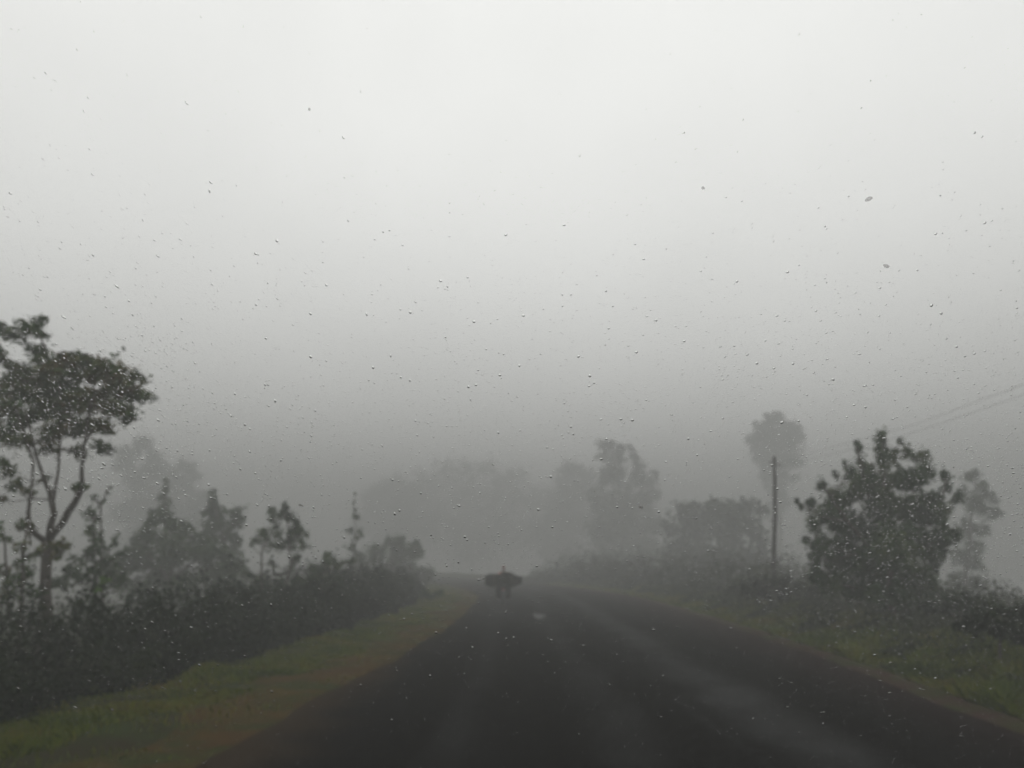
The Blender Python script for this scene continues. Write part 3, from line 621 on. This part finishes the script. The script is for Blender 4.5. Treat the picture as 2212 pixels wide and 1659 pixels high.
for k in range(2600):
    sx_ = random.uniform(-.80, .80); rr_ = math.sqrt(max(0.05, 1 - (sx_ / .87) ** 2)); a = random.random() * 6.28
    P.append((sx_, .27 * rr_ ** .5 * math.cos(a), .25 + .34 * rr_ ** .85 * math.sin(a) * (.85 + .15 * math.sin(7 * sx_)) - .03 * abs(sx_)))
obj('leaves', leaves_mesh('leaves', P, np.full(len(P), .10), .5, .2), M_thicket, bun)
M_rope = mat('rope', (.16, .11, .07), .9)
for x_ in (-.38, .38):
    mb = MB(); mb.torus((x_, 0, .245), .275, .009, n=26, m=6); mb.build('rope', M_rope, bun)
# rider: one skinned body
M_skin = mat('skin', (.10, .05, .035), .6); M_shirt = noisy('pink_shirt', (.50, .21, .18), (.58, .26, .22), 8, .85, .2); M_trou = noisy('trousers', (.02, .022, .03), (.03, .032, .04), 10, .9)
rider = empty('person', (BX, BY, .06)); rider.scale = (.95, .95, .95); tag(rider, 'motorcycle rider in faded red shirt and cap, seen from behind over the bundle', 'person')
def skin(name, verts, edges, radii, root, material, parent):
    me = bpy.data.meshes.new(name); me.from_pydata(verts, edges, []); o = obj(name, me, material, parent)
    o.modifiers.new('s', 'SKIN'); sub = o.modifiers.new('u', 'SUBSURF'); sub.levels = 2; sub.render_levels = 2
    for i, r in enumerate(radii): me.skin_vertices[0].data[i].radius = (r, r) if not hasattr(r, '__len__') else r
    me.skin_vertices[0].data[root].use_root = True
    for m_ in o.modifiers:
        if m_.type == 'SKIN': m_.use_smooth_shade = True
    return o
V = [(0, -.02, .90), (0, 0, 1.08), (0, .03, 1.28), (0, .05, 1.40), (0, .07, 1.46), (0, .08, 1.55), (0, .09, 1.63)]
E_ = [(0, 1), (1, 2), (2, 3), (3, 4), (4, 5), (5, 6)]; R_ = [(.16, .12), (.155, .11), (.18, .12), (.12, .08), .052, (.075, .09), (.06, .075)]
for s_ in (-1, 1):
    b0 = len(V); V += [(.19 * s_, .05, 1.38), (.27 * s_, .13, 1.16), (.33 * s_, .26, 1.08), (.34 * s_, .30, 1.07)]; E_ += [(3, b0), (b0, b0 + 1), (b0 + 1, b0 + 2), (b0 + 2, b0 + 3)]; R_ += [.065, .045, .032, .03]
    b0 = len(V); V += [(.12 * s_, .0, .88), (.20 * s_, .38, .80), (.17 * s_, .16, .42), (.17 * s_, .28, .36)]; E_ += [(0, b0), (b0, b0 + 1), (b0 + 1, b0 + 2), (b0 + 2, b0 + 3)]; R_ += [.095, .07, .045, .04]
skin('body', V, E_, R_, 0, M_skin, rider)
V = [(0, -.03, .92), (0, 0, 1.08), (0, .03, 1.28), (0, .05, 1.405)]; E_ = [(0, 1), (1, 2), (2, 3)]; R_ = [(.18, .14), (.175, .13), (.20, .14), (.13, .095)]
for s_ in (-1, 1):
    b0 = len(V); V += [(.19 * s_, .05, 1.385), (.26 * s_, .12, 1.19)]; E_ += [(3, b0), (b0, b0 + 1)]; R_ += [.082, .068]
skin('shirt', V, E_, R_, 0, M_shirt, rider)
V = [(0, -.02, .89)]; E_ = []; R_ = [(.175, .135)]
for s_ in (-1, 1):
    b0 = len(V); V += [(.12 * s_, .02, .88), (.20 * s_, .38, .80), (.17 * s_, .17, .44)]; E_ += [(0, b0), (b0, b0 + 1), (b0 + 1, b0 + 2)]; R_ += [.11, .085, .062]
skin('trousers', V, E_, R_, 0, M_trou, rider)
M_cap = mat('cap_cloth', (.26, .12, .11), .85)
mb = MB(); mb.ell((0, .085, 1.655), (.088, .105, .075), 16, 10); mb.box((0, .20, 1.635), (.13, .10, .012)); mb.build('cap', M_cap, rider)
for s_ in (-1, 1):
    mb = MB(); mb.ell((.17 * s_, .27, .345), (.045, .13, .05)); mb.build('shoe', M_blk, rider)
    mb = MB(); mb.ell((.078 * s_, .085, 1.56), (.012, .02, .03), 8, 6); mb.build('ear', M_skin, rider)

# ------------------------------------------------------------------ windscreen and the rain on it
A_ = math.radians(58)
fw = ray(1106, 829.5).normalized()
P0 = EYE + fw * .60
tv = Vector((0, -math.cos(A_), math.sin(A_))); nv = Vector((0, math.sin(A_), math.cos(A_))); uv_ = Vector((1, 0, 0)); KC = .10
def pane(x, s, w_=0.0):
    n_ = (nv + uv_ * 2 * KC * x).normalized()
    return P0 + uv_ * x + tv * s - nv * (KC * x * x) + n_ * w_
def pane_hit(px, py):
    d = ray(px, py); t = (P0 - EYE).dot(nv) / d.dot(nv)
    for _ in range(6):
        p = EYE + d * t; x = p.x; t = ((P0 - EYE).dot(nv) - KC * x * x) / d.dot(nv)
    p = EYE + d * t; return p.x, (p - P0).dot(tv)
TH = .005
W2, S0, S1 = 1.25, -.62, .52
nx, ny = 49, 21; V = []; Fc = []
for lay in (0, 1):
    for i in range(nx):
        for j in range(ny):
            V.append(pane(-W2 + 2 * W2 * i / (nx - 1), S0 + (S1 - S0) * j / (ny - 1), -TH * (1 - lay)))
n1 = nx * ny
for i in range(nx - 1):
    for j in range(ny - 1):
        a = i * ny + j; q = (a, a + 1, a + ny + 1, a + ny); Fc.append(q); Fc.append(tuple(n1 + k for k in reversed(q)))
for i in range(nx - 1):
    for j in (0, ny - 1):
        a = i * ny + j; Fc.append((a, a + ny, n1 + a + ny, n1 + a))
for j in range(ny - 1):
    for i in (0, nx - 1):
        a = i * ny + j; Fc.append((a, a + 1, n1 + a + 1, n1 + a))
M_glass = bpy.data.materials.new('window_glass'); M_glass.use_nodes = True
t = M_glass.node_tree; t.nodes.remove(t.nodes['Principled BSDF']); om = t.nodes['Material Output']
tr = t.nodes.new('ShaderNodeBsdfTransparent'); tr.inputs[0].default_value = (.985, .99, .985, 1); gl = t.nodes.new('ShaderNodeBsdfGlossy'); gl.inputs['Roughness'].default_value = .0
lw = t.nodes.new('ShaderNodeLayerWeight'); pw = t.nodes.new('ShaderNodeMath'); pw.operation = 'POWER'; pw.inputs[1].default_value = 5
fr = t.nodes.new('ShaderNodeMath'); fr.operation = 'MULTIPLY_ADD'; fr.inputs[1].default_value = .30; fr.inputs[2].default_value = .015
t.links.new(lw.outputs['Facing'], pw.inputs[0]); t.links.new(pw.outputs[0], fr.inputs[0]); mxs = t.nodes.new('ShaderNodeMixShader')
t.links.new(fr.outputs[0], mxs.inputs[0]); t.links.new(tr.outputs[0], mxs.inputs[1]); t.links.new(gl.outputs[0], mxs.inputs[2]); t.links.new(mxs.outputs[0], om.inputs['Surface'])
ws = empty('windscreen', pane(0, S0)); tag(ws, 'clear sloping vehicle windscreen speckled with rain, which the whole view is seen through', 'windscreen')
wo = Vector(ws.location)
go = obj('glass', np_mesh('glass', [p - wo for p in V], Fc), M_glass, ws, True)
loop = [pane(-W2 + 2 * W2 * i / 20, S0) for i in range(21)] + [pane(W2, S0 + (S1 - S0) * i / 10) for i in range(1, 11)] + [pane(W2 - 2 * W2 * i / 20, S1) for i in range(1, 21)] + [pane(-W2, S1 + (S0 - S1) * i / 10) for i in range(1, 11)]
mb = MB(); mb.tube([p - wo for p in loop], .009, 8, caps=False); mb.build('rubber_seal', M_rub, ws)

M_water = bpy.data.materials.new('water'); M_water.use_nodes = True
t = M_water.node_tree; t.nodes.remove(t.nodes['Principled BSDF']); rg = t.nodes.new('ShaderNodeBsdfGlass')
rg.inputs['IOR'].default_value = 1.333; rg.inputs['Roughness'].default_value = 0.0
t.links.new(rg.outputs[0], t.nodes['Material Output'].inputs['Surface'])
NS = 9
def cap_template(hh=.62, rings=3):
    V = []; 
    for i in range(rings):
        a = i / rings; rr_ = math.cos(a * math.pi / 2) ** .9; z = math.sin(a * math.pi / 2) * hh
        for k in range(NS): V.append((rr_ * math.cos(2 * math.pi * k / NS), rr_ * math.sin(2 * math.pi * k / NS), z))
    V.append((0, 0, hh)); V.append((0, 0, 0))
    T = []
    for i in range(rings - 1):
        for k in range(NS):
            a, b_, c_, d_ = i * NS + k, i * NS + (k + 1) % NS, (i + 1) * NS + (k + 1) % NS, (i + 1) * NS + k
            T += [(a, b_, c_), (a, c_, d_)]
    l = (rings - 1) * NS; tp = rings * NS; bt = tp + 1
    for k in range(NS): T.append((l + k, l + (k + 1) % NS, tp)); T.append(((k + 1) % NS, k, bt))
    return np.array(V), np.array(T)
CV, CT = cap_template()
def drop_verts(x, s, r, el, ang, hk=1.0):
    n_ = (nv + uv_ * 2 * KC * x).normalized(); u_ = (uv_ - n_ * uv_.dot(n_)).normalized(); t_ = n_.cross(u_)
    if t_.dot(tv) < 0: t_ = -t_
    e1 = u_ * math.cos(ang) + t_ * math.sin(ang); e2 = -u_ * math.sin(ang) + t_ * math.cos(ang)
    p = pane(x, s, .0002)
    q = CV.copy(); lump = 1 + .16 * np.sin(np.arctan2(q[:, 1], q[:, 0]) * 2 + rng.uniform(0, 6.28)) * rng.uniform(.2, 1)
    q[:, 0] *= lump; q[:, 1] *= lump
    return np.array(p) + np.outer(q[:, 0] * r * el, e1) + np.outer(q[:, 1] * r / el ** .5, e2) + np.outer(q[:, 2] * r * hk, n_)
def shade(o): 
    for p in o.data.polygons: p.use_smooth = True
    # keep the flat base crisp
    return o
def flow(px, py):
    """which way the wind has drawn the drops over the glass"""
    u = (px - 1106) / 1106
    if u < 0: return math.radians(90 + 48 * min(1, -u * 1.25)), 1.0 + .75 * min(1, -u * 1.4)
    return math.radians(4 + 10 * u), 1.0 + .4 * min(1, u * 1.5)
def dens(px, py):
    d = lerp([(0, .03), (300, .05), (500, .16), (700, .45), (900, 1.0), (1200, 1.1), (1420, .4), (1659, .15)], py)
    if px < 420 and 700 < py < 1150: d *= 2.3
    if px > 1650 and py > 950: d *= 2.1
    if 500 < px < 900 and py < 900: d *= .8
    return d
AV = []; AT = []; base = 0
cnt = 0
while cnt < 48000:
    px = random.uniform(-2400, 4600); py = random.uniform(-500, 2100)
    if not (-300 < px < 2500 and -100 < py < 1760) and random.random() < .6: continue
    if random.random() > dens(px, py) / 2.5: continue
    if random.random() < .25: px += 0; 
    x, s = pane_hit(px, py)
    if abs(x) > W2 - .01 or not (S0 + .01 < s < S1 - .01): continue
    r = .00027 * math.exp(random.gauss(0, .42))
    r = min(r, .0010)
    ang, el = flow(px, py)
    v = drop_verts(x, s, r, el * random.uniform(.85, 1.25), ang + random.gauss(0, .22), random.uniform(.8, 1.15))
    AV.append(v); AT.append(CT + base); base += len(v); cnt += 1
NAMED = [((552, 548), 'raindrop on the glass in open sky above the broad tree, left of a smaller one'),
 ((598, 520), 'small slanted raindrop up right of the larger one over the left sky'),
 ((671, 678), 'round raindrop on the glass high above the small round tree'),
 ((529, 918), 'raindrop on the glass right above the two topped tree'),
 ((952, 607), 'lone raindrop on the glass in the sky left of the picture centre'),
 ((1093, 507), 'highest clear raindrop near the middle of the windscreen'),
 ((1122, 790), 'raindrop on the glass high above the motorcycle, centre of the sky'),
 ((1274, 812), 'raindrop on the glass high above the tall roadside tree, lowest of a loose trio'),
 ((1417, 692), 'raindrop on the glass above and right of the tall roadside tree'),
 ((1487, 948), 'big raindrop on the glass between roadside tree and tall misty tree'),
 ((1689, 913), 'raindrop on the glass over the oval crown behind the pole'),
 ((1299, 992), 'raindrop on the glass over the top left of the roadside tree'),
 ((1701, 588), 'raindrop on the glass in the open sky high above the pole'),
 ((1004, 1160), 'raindrop on the glass above and left of the motorcycle rider'),
 ((1163, 1101), 'raindrop on the glass above and right of the motorcycle rider')]
EXTRA = [(705, 616), (393, 689), (417, 740), (574, 731), (580, 877), (579, 832), (897, 909), (1024, 695), (1250, 770), (1366, 908), (1478, 737), (1592, 608), (1713, 786), (1182, 967), (848, 1037), (1252, 336), (278, 650), (307, 725), (22, 418),
         (863, 1103), (2085, 770), (1123, 930), (1587, 748), (742, 297), (1635, 785), (1056, 1139), (1190, 1030), (990, 1215), (840, 1330), (1330, 1230), (1530, 1190), (1870, 880), (1960, 880), (1800, 820)]
for (px, py) in EXTRA + [(random.uniform(-300, 2500), random.uniform(650, 1500)) for _ in range(150)]:
    x, s = pane_hit(px, py)
    if abs(x) > W2 - .01 or not (S0 + .01 < s < S1 - .01): continue
    ang, el = flow(px, py)
    v = drop_verts(x, s, random.uniform(.0006, .0011), 1 + (el - 1) * .6, ang + random.gauss(0, .25), random.uniform(.85, 1.1))
    AV.append(v); AT.append(CT + base); base += len(v)
rain = shade(obj('raindrops', np_mesh('raindrops', np.concatenate(AV), np.concatenate(AT)), M_water)); tag(rain, 'thousands of small raindrops speckling the outside of the windscreen', 'raindrops', kind='stuff')
for (px, py), lab in NAMED:
    x, s = pane_hit(px, py); ang, el = flow(px, py); p = pane(x, s)
    v = drop_verts(x, s, random.uniform(.0009, .0012), 1 + (el - 1) * .5, ang + random.gauss(0, .2), .95) - np.array(p)
    o = shade(obj('raindrop', np_mesh('raindrop', v, CT), M_water)); o.location = p
    tag(o, lab, 'raindrop', 'larger raindrops on the windscreen')
M_speck = mat('dirt', (.22, .17, .15), .9)
t = M_speck.node_tree; ms_ = t.nodes.new('ShaderNodeMixShader'); ms_.inputs[0].default_value = .26; tp_ = t.nodes.new('ShaderNodeBsdfTransparent')
t.links.new(tp_.outputs[0], ms_.inputs[1]); t.links.new(t.nodes['Principled BSDF'].outputs[0], ms_.inputs[2]); t.links.new(ms_.outputs[0], t.nodes['Material Output'].inputs['Surface'])
for px, py, lab, r, el in ((668, 236, 'tiny round dark dirt speck high on the left half of the windscreen', .0010, 1.0), (1519, 406, 'small dark dirt fleck on the windscreen left of the larger slanted one', .0011, 1.3),
                       (1877, 430, 'largest grey dirt fleck, slanted, high at the right of the windscreen', .0019, 1.5), (1915, 575, 'brownish slanted dirt fleck below the grey one at the right', .0016, 1.6),
                       (1384, 1096, 'dark dirt fleck on the windscreen in front of the tall roadside tree', .0015, 1.3), (650, 1092, 'dark flat dirt fleck on the windscreen beside the small round tree', .0013, 1.8)):
    x, s = pane_hit(px, py); p = pane(x, s)
    v = drop_verts(x, s, r, el, .5 if px > 1800 and py < 500 else -.3, .3) - np.array(p)
    o = obj('dirt_speck', np_mesh('dirt_speck', v, CT), M_speck, smooth=True); o.location = p; tag(o, lab, 'dirt speck')

# ------------------------------------------------------------------ the fog
hz = MB(); hz.box((0, 155, 11.5), (620, 460, 42)); M_haze = bpy.data.materials.new('haze'); M_haze.use_nodes = True
t = M_haze.node_tree; t.nodes.remove(t.nodes['Principled BSDF']); pv = t.nodes.new('ShaderNodeVolumePrincipled')
pv.inputs['Color'].default_value = HAZE_COLOR; pv.inputs['Density'].default_value = HAZE_DENSITY; pv.inputs['Anisotropy'].default_value = .1
t.links.new(pv.outputs[0], t.nodes['Material Output'].inputs['Volume'])
tag(hz.build('haze', M_haze, smooth=False), 'even grey fog filling the valley and the road', 'fog', kind='stuff')
